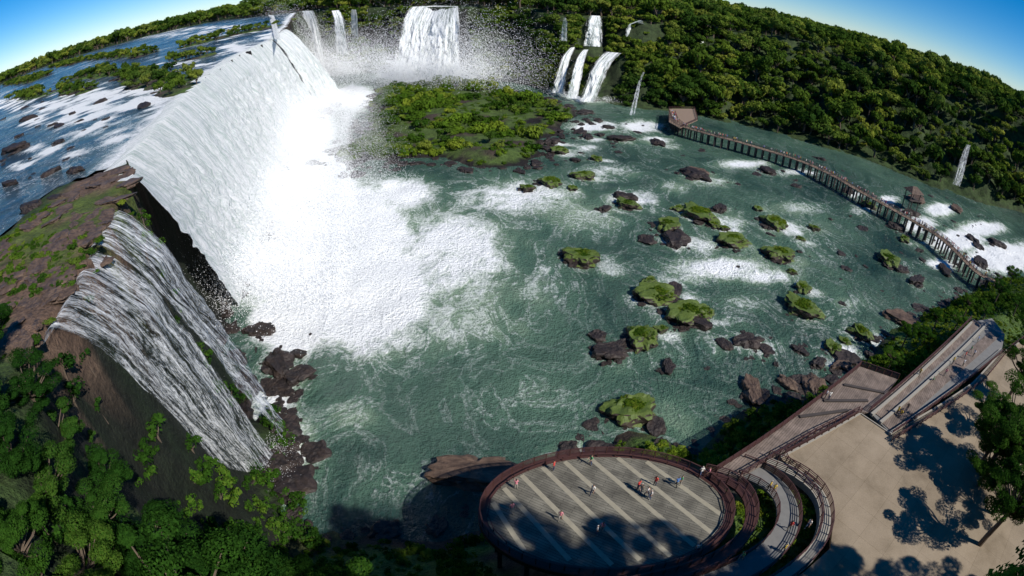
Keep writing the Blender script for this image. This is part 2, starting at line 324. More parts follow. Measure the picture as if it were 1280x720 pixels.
def curtain(name,top,bot,nu,nv,mat,rough=1.2,soft=.12,power=2.,seed=0,off=0.,lip=3.,bil=1.):
    T,L=resamp(top,nu);B,_=resamp(bot,nu)
    u=np.linspace(0,1,nu)[:,None];v=np.linspace(0,1,nv)[None,:]
    nb=(fbm(u[:,0]*L,0*u[:,0],12,3,seed+77))[:,None]
    d=(B-T)[:,:2];dlen=np.linalg.norm(d,axis=1,keepdims=True);d=d/dlen
    T=T.copy();T[:,:2]+=d*(fbm(u[:,0]*L,0*u[:,0]+3,9,4,seed+7)[:,None]*2.4*min(1,lip))
    s=v**(1/power)
    hx=T[:,0,None]+(B[:,0]-T[:,0])[:,None]*s;hy=T[:,1,None]+(B[:,1]-T[:,1])[:,None]*s
    z=T[:,2,None]+(B[:,2]-T[:,2])[:,None]*v
    hgt=T[:,2].mean()-B[:,2].mean()
    U=u*L+0*v;V=v*hgt+0*u
    wob=fbm(U,V,14,3,seed+3)*6
    amp=.55+.9*np.clip(fbm(U,V*.5,18,2,seed+31)+.4,0,1)
    nz=(fbm(U+wob,V*.45,13,3,seed+9)*3.2+amp*(np.abs(fbm(U+wob,V*.7,5.,4,seed))*2.6+fbm(U+wob,V*.9,2.,3,seed+5)*1.1)*bil)*rough*np.clip(v*3,0,1)+off*np.clip(v*6,0,1)+nb*2.*rough*v
    hx=hx+d[:,0,None]*nz;hy=hy+d[:,1,None]*nz
    if lip>0:
        k=np.array([1.,.5])[None,:]*lip
        hx=np.hstack([T[:,0,None]-d[:,0,None]*k,hx]);hy=np.hstack([T[:,1,None]-d[:,1,None]*k,hy])
        z=np.hstack([T[:,2,None]+np.array([[-.6,.0]])+0*k,z]);U=np.hstack([U[:,:2],U]);V=np.hstack([V[:,:1]-k,V]);nv+=2
    co=np.stack([hx,hy,z],-1).reshape(-1,3)
    i=np.arange(nu*nv).reshape(nu,nv);q=np.stack([i[:-1,:-1],i[:-1,1:],i[1:,1:],i[1:,:-1]],-1).reshape(-1,4)
    me=fastmesh(name,co,q)
    me.polygons.foreach_set('use_smooth',np.ones(len(q),bool))
    uvl=me.uv_layers.new(name='UVMap');lv=np.zeros(len(me.loops),np.int32);me.loops.foreach_get('vertex_index',lv)
    uvs=np.stack([U.ravel()[lv]+seed*31,V.ravel()[lv]],1);uvl.data.foreach_set('uv',uvs.ravel())
    e=np.minimum(np.clip(u/soft,0,1),np.clip((1-u)/soft,0,1))*np.ones((1,nv))
    e=e*.5+.5*np.minimum(1,e*3)
    a=me.attributes.new('edge','FLOAT','POINT');a.data.foreach_set('value',e.ravel())
    ob=bpy.data.objects.new(name,me);COL.objects.link(ob);me.materials.append(mat);return ob
top=PP([(164,226,40),(160,197,40),(188,165,40),(228,125,40),(258,95,40),(300,68,40),(340,50,40)])
bot=PP([(300,388),(310,350),(334,285),(350,228),(358,190),(374,155),(394,135)],-.5)
curtain('waterfall',top,bot,560,110,M_f1,.8,.03,1.15,seed=3,off=.8,lip=9.)
curtain('waterfall',PP([(340,50,40),(350,42,41.),(358,36,42)]),PP([(390,136),(408,134),(424,120)],-.5),110,60,M_f1e,.8,.08,1.3,seed=9,off=.8)
curtain('waterfall',PP([(118,312,39.8),(135,284,39.8),(150,258,39.8)]),PP([(342,575),(346,545),(325,500)],0),120,60,M_f2,.5,.15,1.4,seed=21,off=1.4,lip=1.5,bil=.5)
curtain('waterfall',PP([(48,428,39.8),(75,392,39.8),(95,357,39.8),(120,308,39.8)]),PP([(285,622),(308,612),(328,600),(344,572)],0),200,60,M_f2,.5,.1,1.4,seed=27,off=1.4,lip=1.5,bil=.5)
def dfall(tx,bx,ztop,zbot,mat=M_f3,r=1.2,sf=.3,seed=0,nu=60,off=1.5,power=1.6):
    return curtain('waterfall',PP(tx,ztop),PP(bx,zbot),nu,40,mat,r*.7,sf,power,seed=seed,off=off,lip=0)
dfall([(506,9),(545,7),(578,8)],[(486,98),(540,100),(584,99)],45,-.5,M_f3,3.,.12,31,150,5)
dfall([(371,14),(397,13)],[(378,93),(417,93)],46.5,0,r=2,seed=37,off=5)
dfall([(333,18),(346,20)],[(340,48),(355,50)],46,41,r=.5,seed=38)
dfall([(410,14),(428,12)],[(413,66),(438,66)],46,14,r=1,seed=39,off=6)
dfall([(436,12),(448,12)],[(436,56),(452,56)],46,18,r=1,seed=36,off=6)
dfall([(733,19),(755,20)],[(725,56),(758,58)],43,25,r=1.5,seed=40,off=5)
dfall([(703,22),(709,22)],[(699,52),(711,52)],43,28,r=.5,seed=41,off=5)
dfall([(799,25),(804,26)],[(782,60),(807,62)],43,25,r=.5,seed=42,off=5)
dfall([(711,60),(722,58)],[(692,112),(711,115)],24,2,r=1.5,seed=43,off=6)
dfall([(727,62),(738,62)],[(706,120),(728,122)],24,2,r=1.5,seed=44,off=6)
dfall([(751,64),(783,67)],[(722,124),(758,124)],24,2,r=1.8,seed=45,off=6)
dfall([(803,90),(807,90)],[(786,140),(798,142)],17,2,M_f2,r=.4,seed=46,off=6)
dfall([(880,40),(884,40)],[(875,57),(881,57)],39,31,r=.3,seed=47,off=8)
dfall([(1205,180),(1216,182)],[(1188,225),(1206,230)],23,7,M_f2,r=.4,seed=48,off=9)
dfall([(1205,125),(1210,125)],[(1197,142),(1204,144)],36,29,M_f2,r=.3,seed=49,off=9)
# ---------- spray: fine airborne droplets thrown up where the falls land ----------
t=NT('spray');dif=t.n('ShaderNodeBsdfDiffuse');dif.inputs[0].default_value=(.98,.985,.985,1);trn=t.n('ShaderNodeBsdfTranslucent');trn.inputs[0].default_value=(.98,.985,.985,1)
ms=t.n('ShaderNodeMixShader');ms.inputs[0].default_value=.35;t.l(dif.outputs[0],ms.inputs[1]);t.l(trn.outputs[0],ms.inputs[2]);t.l(ms.outputs[0],t.out.inputs[0]);M_spray=t.m
def droplets(name,pts,n,spread,hz,size,seed,push=0.,lim=2.6,sig=1.5,clump=14.):
    rr=np.random.default_rng(seed);base=resamp(pts,400)[0][rr.integers(0,400,n)]
    ox=np.minimum(rr.exponential(spread,n),spread*lim)+push
    p=base+np.c_[ox,rr.normal(size=n)*spread*.5,np.abs(rr.normal(size=n))*hz*np.exp(-np.abs(ox)/(spread*3))]
    p+=rr.normal(size=(n,3))*sig
    g=fbm(p[:,0]+p[:,2]*.7,p[:,1]+p[:,2]*.5,clump,3,seed)+(.55-np.clip(p[:,2]/(hz*2.2),0,1))
    p=p[(g>rr.uniform(-.5,.5,n))&(p[:,2]>-.3)];n=len(p)
    nn=rr.normal(size=(n,3))*.3+np.array([.5,-.4,.8]);nn/=np.linalg.norm(nn,axis=1,keepdims=True)
    a=np.cross(nn,rr.normal(size=(n,3)));a/=np.linalg.norm(a,axis=1,keepdims=True);b=np.cross(nn,a);s=size*rr.uniform(.5,1.4,n)[:,None]
    v=np.stack([p+a*s,p-a*s*.5+b*s*.87,p-a*s*.5-b*s*.87],1).reshape(-1,3)
    me=fastmesh(name,v,np.arange(3*n).reshape(n,3));me.materials.append(M_spray)
    ob=bpy.data.objects.new(name,me);COL.objects.link(ob);return ob
mainbase=PP([(300,380),(314,340),(338,270),(352,220),(362,185),(376,155),(412,132)],0)
droplets('spray_cloud',mainbase,440000,10,6.,.10,71,-3)
droplets('mist_cloud',mainbase,620000,16,15,.065,81,-5,2.3,4.,22)
droplets('spray_cloud',PP([(300,600),(330,595),(340,560)],0),14000,1.5,1.0,.045,72,sig=.7,clump=4)
droplets('spray_cloud',PP([(486,98),(540,100),(588,99)],0)-np.array([8,0,0]),90000,12,10,.22,73,sig=4)
droplets('mist_cloud',PP([(350,60),(400,95),(470,95),(620,102)],4)-np.array([12,8,0]),520000,16,24,.17,83,0,sig=8,clump=45)
droplets('spray_cloud',PP([(380,95),(420,93),(450,92)],0)-np.array([6,0,0]),40000,10,11,.22,74,sig=4)
droplets('spray_cloud',PP([(692,114),(725,122),(760,124)],1)-np.array([2,3,0]),22000,3,1.8,.15,75,sig=2)
# ---------- foliage prototypes ----------
class MB:
    def __init__(s): s.v=[];s.f=[];s.m=[];s.n=0
    def add(s,v,f,mi=0):
        v=np.asarray(v,float);s.v.append(v);s.f+= [tuple(int(i)+s.n for i in q) for q in f];s.m+=[mi]*len(f);s.n+=len(v)
    def box(s,c,sz,rot=0,mi=0):
        x,y,z=np.array(sz)/2;v=np.array([(a*x,b*y,d*z) for d in(-1,1) for a,b in((-1,-1),(1,-1),(1,1),(-1,1))])
        cr,sr=math.cos(rot),math.sin(rot);v=np.stack([v[:,0]*cr-v[:,1]*sr,v[:,0]*sr+v[:,1]*cr,v[:,2]],1)+np.array(c)
        s.add(v,[(3,2,1,0),(4,5,6,7),(0,1,5,4),(1,2,6,5),(2,3,7,6),(3,0,4,7)],mi)
    def tube(s,pts,rad,k=7,mi=0):
        pts=np.array(pts,float);rings=[]
        for i,p in enumerate(pts):
            d=pts[min(i+1,len(pts)-1)]-pts[max(i-1,0)];d/=np.linalg.norm(d)+1e-9
            a=np.cross(d,[.31,.9,.2]);a/=np.linalg.norm(a);b=np.cross(d,a)
            an=np.linspace(0,2*math.pi,k,endpoint=False)
            rings.append(p+rad[i]*(np.cos(an)[:,None]*a+np.sin(an)[:,None]*b))
        f=[]
        for i in range(len(pts)-1):
            for j in range(k): f.append((i*k+j,i*k+(j+1)%k,(i+1)*k+(j+1)%k,(i+1)*k+j))
        f.append(tuple((len(pts)-1)*k+j for j in range(k)))
        s.add(np.vstack(rings),f,mi)
    def mesh(s,name,mats,smooth=False):
        me=bpy.data.meshes.new(name);me.from_pydata(np.vstack(s.v).tolist(),[],s.f);me.update()
        for m in mats: me.materials.append(m)
        me.polygons.foreach_set('material_index',s.m)
        if smooth: me.polygons.foreach_set('use_smooth',np.ones(len(s.f),bool))
        return me
    def obj(s,name,mats,smooth=False,col=None):
        ob=bpy.data.objects.new(name,s.mesh(name,mats,smooth));(col or COL).objects.link(ob);return ob
def quads(mb,p,nn,s,r,asp=.55,mi=0):
    n=len(p);nn=nn/np.linalg.norm(nn,axis=1,keepdims=True)
    a=np.cross(nn,r.normal(size=(n,3)));a/=np.linalg.norm(a,axis=1,keepdims=True);b=np.cross(nn,a)
    v=np.stack([p-a*s,p+b*s*asp,p+a*s,p-b*s*asp],1).reshape(-1,3)
    mb.add(v,np.arange(4*n).reshape(n,4).tolist(),mi)
def leaves(mb,n,cents,rads,size,r,mi=0,flat=.8):
    k=r.integers(0,len(cents),n);d=r.normal(size=(n,3));d/=np.linalg.norm(d,axis=1,keepdims=True)
    d[:,2]=np.abs(d[:,2])*np.where(r.random(n)<.8,1,-.6)
    p=cents[k]+d*rads[k][:,None]*(r.uniform(.55,1.08,n)**.6)[:,None]*np.array([1,1,flat])
    quads(mb,p,d+r.normal(size=(n,3))*.4,size*r.uniform(.6,1.4,n)[:,None],r,.55,mi)
def crown_proto(name,seed,nl,size,R,hc,nlump,leaf,branches=True,flat=.8):
    r=np.random.default_rng(seed);mb=MB()
    an=r.uniform(0,2*math.pi,nlump);rr=R*np.sqrt(r.random(nlump))*.75
    c=np.stack([rr*np.cos(an),rr*np.sin(an),hc+r.uniform(-.35,.45,nlump)*R*(1-.4*rr/R)],1);rad=r.uniform(.2,.46,nlump)*R
    if not branches: c[:,2]=hc+r.uniform(-.2,.25,nlump)*R*flat
    leaves(mb,nl,c,rad,size,r,0,flat)
    if branches:
        mb.tube([(0,0,-2),(.1,.1,hc*.4),(0,.2,hc*.75)],[R*.09,R*.07,R*.05],6,1)
        for i in range(min(nlump,6)):
            m=(np.array([0,.1,hc*.45])+c[i])/2+np.array([0,0,-.08*R])
            mb.tube([(0,.1,hc*.45),m,c[i]],[R*.045,R*.03,R*.012],4,1)
    return mb.mesh(name,[leaf,M_bark])
def protos(cn,items):
    c=bpy.data.collections.new(cn)
    for i,me in enumerate(items):
        o=bpy.data.objects.new(cn+'_part',me);c.objects.link(o)
    return c
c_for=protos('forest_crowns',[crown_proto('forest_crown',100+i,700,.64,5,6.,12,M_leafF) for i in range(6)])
c_und=protos('understory',[crown_proto('understory_shrub',150+i,420,.18,1.6,1.4,9,M_leafN) for i in range(4)])
c_bush=protos('bush_clumps',[crown_proto('bush_clump',200+i,340,.13,1.0,.3,8,M_leafB,False,.6) for i in range(4)])
c_ibush=protos('island_shrubs',[crown_proto('island_shrub',300+i,420,.27,2.2,.7,9,M_leafB,False,.75) for i in range(4)])
def scatter(name,pts,scl,coll,seed=0,var=.2):
    r=np.random.default_rng(seed);n=len(pts)
    me=bpy.data.meshes.new(name);me.vertices.add(n);me.vertices.foreach_set('co',np.asarray(pts,float).ravel())
    a=me.attributes.new('scl','FLOAT_VECTOR','POINT');sv=np.asarray(scl)[:,None]*r.uniform(1-var,1+var*1.2,(n,3));a.data.foreach_set('vector',sv.ravel())
    a=me.attributes.new('rot','FLOAT_VECTOR','POINT');rv=np.stack([r.normal(0,.08,n),r.normal(0,.08,n),r.uniform(0,6.28,n)],1);a.data.foreach_set('vector',rv.ravel())
    ob=bpy.data.objects.new(name,me);COL.objects.link(ob)
    g=bpy.data.node_groups.new(name+'_gn','GeometryNodeTree')
    g.interface.new_socket('Geometry',in_out='INPUT',socket_type='NodeSocketGeometry');g.interface.new_socket('Geometry',in_out='OUTPUT',socket_type='NodeSocketGeometry')
    gi=g.nodes.new('NodeGroupInput');go=g.nodes.new('NodeGroupOutput');ip=g.nodes.new('GeometryNodeInstanceOnPoints');ci=g.nodes.new('GeometryNodeCollectionInfo')
    ci.inputs['Collection'].default_value=coll;ci.inputs['Separate Children'].default_value=True;ci.inputs['Reset Children'].default_value=True
    ip.inputs['Pick Instance'].default_value=True
    g.links.new(gi.outputs[0],ip.inputs['Points']);g.links.new(ci.outputs[0],ip.inputs['Instance'])
    for nm,sk in(('scl','Scale'),('rot','Rotation')):
        na=g.nodes.new('GeometryNodeInputNamedAttribute');na.data_type='FLOAT_VECTOR';na.inputs['Name'].default_value=nm
        g.links.new(na.outputs['Attribute'],ip.inputs[sk])
    g.links.new(ip.outputs[0],go.inputs[0])
    md=ob.modifiers.new('scatter','NODES');md.node_group=g
    return ob
def jgrid(x0,x1,y0,y1,sp,r):
    a,b=np.meshgrid(np.arange(x0,x1,sp),np.arange(y0,y1,sp));a=a.ravel()+r.uniform(-.5,.5,a.size)*sp;b=b.ravel()+r.uniform(-.5,.5,b.size)*sp
    return a,b
r=np.random.default_rng(5)
def azok(x,y,m=1.25): return (np.abs(np.arctan2(x,y))<m)
FALLC=[P(545,8,45),P(745,20,43),P(383,14,46),P(742,64,24),P(765,66,24),P(718,60,24),P(706,22,43),P(802,26,43),P(420,12,46),P(805,90,17),P(1211,181,23)];FALLB=[P(540,98,0),P(742,58,25),P(395,93,0),P(728,120,2),P(742,122,2),P(703,112,2),P(705,52,28),P(795,61,25),P(426,60,16),P(792,141,2),P(1197,227,7)]
def clear_falls(x,y):
    k=np.ones(len(x),bool)
    for a,b,wd in zip(FALLC,FALLB,[26,9,12,5,9,6,4,4,8,4,5]): k&=dl(np.array([a[:2],b[:2]]),x,y,False)>wd
    return k
x,y=jgrid(-420,520,-60,640,6.6,r);k=azok(x,y);x,y=x[k],y[k];h,mk=terrain(x,y,True)
e=np.hypot(x,y)
sl_ok=(mk['s']>=1)|((mk['s']>.04)&(x>75))
near_excl=(e<75)&(x<60)
gap=fbm(x,y,16,3,77)>-.62
k=sl_ok&(~mk['riv'])&(~mk['bank'])&(~mk['isl'])&(~near_excl)&gap&~(pip(LEDGE,x,y))&~((mk['dC']<7)&(mk['s']>=1)&(x<-30)&(y<330))&~((x<-30)&(y<120))&clear_falls(x,y)
pts=np.stack([x,y,h-.8],1)[k];sc=(np.clip(r.lognormal(-.2,.36,len(x)),.35,1.9)*(1+.3*fbm(x,y,40,2,80)))[k]
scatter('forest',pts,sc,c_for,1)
pxs=r.uniform(372,905,3000);bpx=cliff_base[11:21];cpx=crestpx[11:]+[(905,36,42)]
zz=r.uniform(0,1,3000);x=[];y=[]
for a,b in zip(pxs,zz):
    B=P(a,np.interp(a,[p[0] for p in bpx],[p[1] for p in bpx]),0);zc_=np.interp(a,[p[0] for p in cpx],[p[2] for p in cpx]);Cc=P(a,np.interp(a,[p[0] for p in cpx],[p[1] for p in cpx]),zc_)
    q=B+(Cc-B)*b**.67;x.append(q[0]);y.append(q[1])
x=np.array(x);y=np.array(y);h,mk=terrain(x,y,True)
band=(fbm(pxs,h*4.,34,3,71)>-.14)|(h<12)
k=(~mk['inb'])&clear_falls(x,y)&band&(h>.5)
scatter('cliff_vegetation',np.stack([x,y,h-2.],1)[k],r.uniform(.35,.8,k.sum()),c_for,21)
x,y=jgrid(-2200,2200,300,2600,25,r);e=np.hypot(x,y);k=azok(x,y,1.3)&((y>640)|(np.abs(x)>480));x,y=x[k],y[k];h,mk=terrain(x,y,True)
k=(~mk['riv'])&(mk['s']>=1)
scatter('distant_forest',np.stack([x,y,h-4],1)[k],r.uniform(1.8,2.9,k.sum()),c_for,2)
x,y=jgrid(-700,-20,30,620,5,r);h,mk=terrain(x,y,True);k=mk['riv']&(mk['ui']>.15)
scatter('islet_trees',np.stack([x,y,h-.8],1)[k],r.uniform(.25,.6,k.sum()),c_for,3)
x,y=jgrid(-110,110,120,360,3.0,r);h,mk=terrain(x,y,True);k=mk['isl']&(h>.7)&(fbm(x,y,9,3,90)>-.14)
scatter('island_shrubs',np.stack([x,y,h-.3],1)[k],np.clip(r.lognormal(-.3,.45,k.sum()),.3,2)*(1+1.2*np.clip(fbm(x,y,20,2,91)[k],-.4,1)),c_ibush,4,.3)
x,y=jgrid(-110,110,120,360,9,r);h,mk=terrain(x,y,True);k=mk['isl']&(h>1.5)&(fbm(x,y,18,3,92)>.1)
scatter('island_trees',np.stack([x,y,h-1.2],1)[k],r.uniform(.3,.55,k.sum()),c_for,24,.3)
x,y=jgrid(-40,230,10,160,1.3,r);h,mk=terrain(x,y,True)
db=np.minimum.reduce([dl(q,x,y) for q in(PLZ,TER,RMP,CIR)])
k=mk['bank']&(h>.9)&(~mk['built'])&(db>1.4)&(fbm(x,y,8,3,95)>-.45)
s=r.uniform(.5,1.3,k.sum())*(1+.9*np.clip(fbm(x,y,14,2,97)[k],-.4,1));s=np.minimum(s,.35+.4*db[k])
scatter('bank_shrubs',np.stack([x,y,h-.2],1)[k],s,c_bush,5)
x,y=jgrid(-75,-25,15,100,1.3,r);h,mk=terrain(x,y,True);k=pip(LEDGE,x,y)&(h>36.5)&(fbm(x,y,9,3,98)>.08)
scatter('ledge_bushes',np.stack([x,y,h-.2],1)[k],r.uniform(.4,.95,k.sum()),c_bush,6)
FPOLY=np.array([P(75,392,40),P(95,357,40),P(150,258,40),P(325,490,0),P(350,572,0),P(312,608,0)])[:,:2]
x,y=jgrid(-60,5,2,70,1.6,r);h,mk=terrain(x,y,True);k=(mk['s']>.0)&(mk['s']<.995)&(fbm(x,y,8,3,99)>-.4)&(~pip(FPOLY,x,y))&(y<60)&(h<38.5)&(h>-.5)
scatter('slope_shrubs',np.stack([x,y,h-1.],1)[k],r.uniform(.5,1.2,k.sum()),c_und,26)
# ---------- near trees ----------
def bigtree(seed,H,R,nl,size):
    r=np.random.default_rng(seed);mb=MB();nlump=34
    an=r.uniform(0,6.28,nlump);rr=R*np.sqrt(r.random(nlump))*.88
    c=np.stack([rr*np.cos(an),rr*np.sin(an),H-R*.75+r.uniform(-.75,.6,nlump)*R*(1-.5*rr/R)],1);rad=r.uniform(.12,.3,nlump)*R
    leaves(mb,nl,c,rad,size,r,0,.6)
    fork=np.array([.3,.2,H*.45])
    mb.tube([(0,0,-3),(0,.1,H*.2),fork,(.2,0,H*.7)],[R*.085,R*.07,R*.055,R*.03],9,1)
    for i in range(nlump):
        st=fork+np.array([0,0,(c[i][2]-fork[2])*.3]);m=(st+c[i])/2+np.array([0,0,-.06*R])
        mb.tube([st,m,c[i]],[R*.03,R*.02,R*.006],5,1)
    return mb.mesh('broadleaf_tree',[M_leafN,M_bark])
TM=[bigtree(400+i,14,5.2,24000,.115) for i in range(3)]
def tree(x,y,ztop,i,smin=.5,smax=2.2,wmin=.75,wmax=1.25):
    g=float(terrain(np.array([x]),np.array([y]))[0]);s=min(max((ztop-g)/14.,smin),smax)
    o=bpy.data.objects.new('broadleaf_tree',TM[i%3]);COL.objects.link(o);o.location=(x,y,ztop-14*s);w=min(max(s,wmin),wmax);o.scale=(w,w,s);o.rotation_euler=(0,0,i*1.7)
    if ztop-14*s>g: o.location.z=g-.3
i=0
for px,py,z in [(0,560,41),(-40,500,43),(50,600,38),(10,670,40),(110,640,34),(95,700,36),(170,675,31),(180,720,34),(240,700,27),(270,735,28),(330,730,22),(-60,440,44),(-20,410,43),(390,745,20),(60,540,36),(120,590,31),(30,480,40)]:
    p=P(px,py,z);tree(p[0],p[1],z+2.,i,.5,1.3,.6);i+=1
for px,py,z in [(1262,520,22),(1290,600,24),(1290,500,26),(1265,610,17),(1290,440,22),(1300,380,22),(1245,575,17),(1285,550,20),(1250,500,18)]:
    p=P(px,py,z);tree(p[0],p[1],z+2,i,.4,2.2,.95);i+=1
for px,py,z in [(1140,405,9),(1175,392,10),(1215,370,12),(1255,350,14),(1275,375,15),(1120,440,8),(1200,395,11),(1160,415,9),(1235,385,12),(1270,335,12)]:
    p=P(px,py,z);tree(p[0],p[1],z+1,i,.3,2,.5);i+=1
for x,y,z in [(8,-9,56),(14,-6,58),(20,-2,56),(26,-1,58),(32,-1,61),(38,-1,65),(44,-1,67),(50,-2,67),(56,-3,64),(63,-4,57),(71,-4,48),(30,-10,66),(38,-9,74),(18,-11,62),(46,-9,76),(54,-9,74),(62,-12,66),(-4,-10,59)]:  # unseen trees behind the lookout, tops set to throw shade on the deck
    tree(x,y,z,i,.8,2.4,1.1,1.5);i+=1
# ---------- rocks ----------
def rockmesh(seed,flat=.6,sub=4,mat=M_rock):
    bm=bmesh.new();bmesh.ops.create_icosphere(bm,subdivisions=sub,radius=1)
    from mathutils import noise as mn
    off=Vector((seed*7.3,seed*3.1,seed*1.7))
    for v in bm.verts:
        p=v.co.copy()
        d=1+.5*mn.noise(p*1.1+off)+.25*mn.noise(p*2.6+off)+.14*mn.noise(p*6+off)
        q=p*d; q.z=max(min(q.z,.55+.14*mn.noise(p*2.2+off)),-.6); v.co=Vector((q.x,q.y*.82,q.z*flat))
    me=bpy.data.meshes.new('rock');bm.to_mesh(me);bm.free();me.materials.append(mat)
    return me
RG=[rockmesh(i,.75,4,M_rockG) for i in range(5)];RD=[rockmesh(10+i,.6,4,M_rock) for i in range(4)];RB=[rockmesh(20+i,.5,4,M_rockB) for i in range(3)]
def rock(px,py,wpx,kind,i,asp=1.,z=0):
    p=P(px,py,z);dd=np.linalg.norm(p-EYE);w=wpx/2/FP*dd
    me={'g':RG,'d':RD,'b':RB}[kind];me=me[i%len(me)]
    o=bpy.data.objects.new('mossy_rock' if kind=='g' else 'river_rock',me);COL.objects.link(o)
    hh=min(w,4.)*.85
    o.location=(p[0],p[1],z+.08*w);o.scale=(w,w*asp,hh);o.rotation_euler=(0,0,i*1.3 if asp>.5 else 0);return p,w,hh
gp=[];gs=[]
for j,(a,b,w) in enumerate(green):
    p,w2,hh=rock(a,b,w,'g',j,.9)
    nb=int(26+w2*w2*9);q=rng.normal(size=(nb,2))*w2*np.array([.32,.25])+rng.normal(size=2)*w2*.14
    for qq in q:
        rr_=np.hypot(*qq)/w2
        if rr_>.66: continue
        gp.append((p[0]+qq[0],p[1]+qq[1],.08*w2+hh*.75*(.52-.35*rr_**2)-.05));gs.append(rng.uniform(.3,.8)*min(1.1,.32+w2*.12)*(1-.5*rr_))
scatter('rock_bushes',np.array(gp),np.array(gs),c_bush,8,.3)
for j,(a,b,w) in enumerate(dark): rock(a,b,w,'d',j,.75)
for j,(a,b,w,asp) in enumerate([(592,592,96,.65),(1018,487,50,.7),(1130,402,56,.7),(1145,250,34,.8),(985,480,30,.7),(1050,458,30,.6),(940,492,50,.6),(870,215,30,.6),(1195,262,26,.8)]): rock(a,b,w,'b',j,asp)
for j,(a,b,w,asp) in enumerate([(20,188,50,.5),(36,150,34,.4),(12,232,30,.5),(40,262,44,.5),(70,250,30,.5),(95,215,30,.5)]): rock(a,b,w,'d',j,asp,39.6)
c_rk=protos('small_rocks',[rockmesh(30+i,.6,3,M_rock) for i in range(5)])
x=[];y=[]
for (a,b,rx,ry,n) in [(840,290,110,40,26),(950,430,90,25,46),(1060,300,120,70,36),(780,170,90,20,50),(960,215,110,25,50),(1180,300,80,40,80),(350,480,40,60,60),(320,570,50,30,50),(860,395,60,30,16),(770,440,40,30,12),(1020,460,60,25,36),(1150,360,60,20,24),(680,190,40,20,40),(410,140,30,12,20)]:
    for q in range(n):
        p=P(a+rng.normal()*rx*.6,b+rng.normal()*ry*.6,0);x.append(p[0]);y.append(p[1])
x=np.array(x);y=np.array(y);k=pip(BASE,x,y)&~pip(BANK,x,y);
scatter('small_river_rocks',np.stack([x,y,x*0-.2],1)[k],rng.gamma(1.4,.42,k.sum()),c_rk,9,.35)
x=[];y=[];sz=[]
for j,(a,b,w_) in enumerate(green+dark):
    p=P(a,b,0);w2=w_/2/FP*np.linalg.norm(p-EYE)
    for q in range(5+j%4):
        an=rng.uniform(2.4,5.2);rr_=w2*rng.uniform(.75,1.25);x.append(p[0]+rr_*math.cos(an));y.append(p[1]+rr_*.8*math.sin(an));sz.append(w2*rng.uniform(.08,.28))
scatter('rock_rubble',np.stack([x,y,np.array(x)*0-.05],1),np.array(sz),c_rk,19,.35)
ux=[];uy=[]
for q in range(150):
    p=P(rng.uniform(0,250),rng.uniform(95,225),39.6);ux.append(p[0]);uy.append(p[1])
ux=np.array(ux);uy=np.array(uy);k=pip(RIVER,ux,uy)&(~pip(CREST,ux,uy))&(dl(CREST,ux,uy)>12)
zu,_=idw(ux,uy);scatter('rapids_rocks',np.stack([ux,uy,zu-.5],1)[k],rng.gamma(2.,.55,k.sum()),c_rk,22,.35)
bl=resamp(np.c_[BASE[:9],np.zeros(9)],160)[0];bx=bl[:,0]+rng.normal(size=160)*2.5;by=bl[:,1]+rng.normal(size=160)*2.5
scatter('talus_rocks',np.stack([bx,by,np.maximum(terrain(bx,by),-.3)],1),rng.gamma(3,.5,160),c_rk,10)
sh=resamp(np.c_[BANK[:21],np.zeros(21)],230)[0];bx=sh[:,0]+rng.normal(size=230)*1.3;by=sh[:,1]+rng.normal(size=230)*1.3
scatter('shore_rocks',np.stack([bx,by,np.maximum(terrain(bx,by),-.3)],1),rng.gamma(2.,.4,230),c_rk,11)
sh=resamp(np.c_[ISL,np.zeros(len(ISL))],360)[0];bx=sh[:,0]+rng.normal(size=360)*2.5;by=sh[:,1]+rng.normal(size=360)*2.5
scatter('island_shore_rocks',np.stack([bx,by,bx*0-.1],1),rng.gamma(2.2,.5,360),c_rk,14)
x,y=jgrid(-75,-22,15,100,2.2,r);h,mk=terrain(x,y,True);k=pip(LEDGE,x,y)&(fbm(x,y,6,2,5)>-.2)&(h>38)
c_lr=protos('ledge_slabs',[rockmesh(50+i,.28,3,M_rockB) for i in range(3)])
scatter('ledge_slabs',np.stack([x,y,h-.1],1)[k],rng.uniform(.6,2.,k.sum()),c_lr,12)
# ---------- decks ----------
def plankmat(name,a,b,rot,w=.16):
    t=NT(name);o=t.obj();mp=t.mapv(o,(1,1,1),(0,0,rot))
    br=t.n('ShaderNodeTexBrick');t.l(mp,br.inputs[0]);br.inputs['Color1'].default_value=(*a,1);br.inputs['Color2'].default_value=(*b,1);br.inputs['Mortar'].default_value=(.02,.017,.015,1)
    br.inputs['Scale'].default_value=1.;br.inputs['Mortar Size'].default_value=.018;br.inputs['Brick Width'].default_value=3.;br.inputs['Row Height'].default_value=w*2
    n=t.noise(o,.5,5);c=t.mix(.9,br.outputs[0],t.ramp(n,[(.3,.55),(.7,1.35)]),'MULTIPLY');t.set(c,.8,.3);t.bump(br.outputs['Fac'],-.4,.05);return t.m
M_pl=plankmat('deck_planks',(.13,.12,.095),(.17,.158,.125),.5);M_pl2=plankmat('terrace_planks',(.17,.13,.105),(.22,.17,.14),-.7)
M_pale=simple('pale_strip',(.29,.26,.19),.8,.25,1.5);M_rail=simple('maroon_rail',(.065,.027,.022),.5,.3,2);M_under=simple('deck_frame',(.05,.04,.035),.8,.3,1)
t=NT('plaza_concrete');o=t.obj();n1=t.noise(o,.16,5,.65);n2=t.noise(o,6,5,.7);c=t.ramp(n1,[(.3,(.20,.155,.105)),(.5,(.29,.23,.16)),(.7,(.35,.28,.20))]);c=t.mix(.6,c,t.ramp(n2,[(.3,.7),(.7,1.2)]),'MULTIPLY')
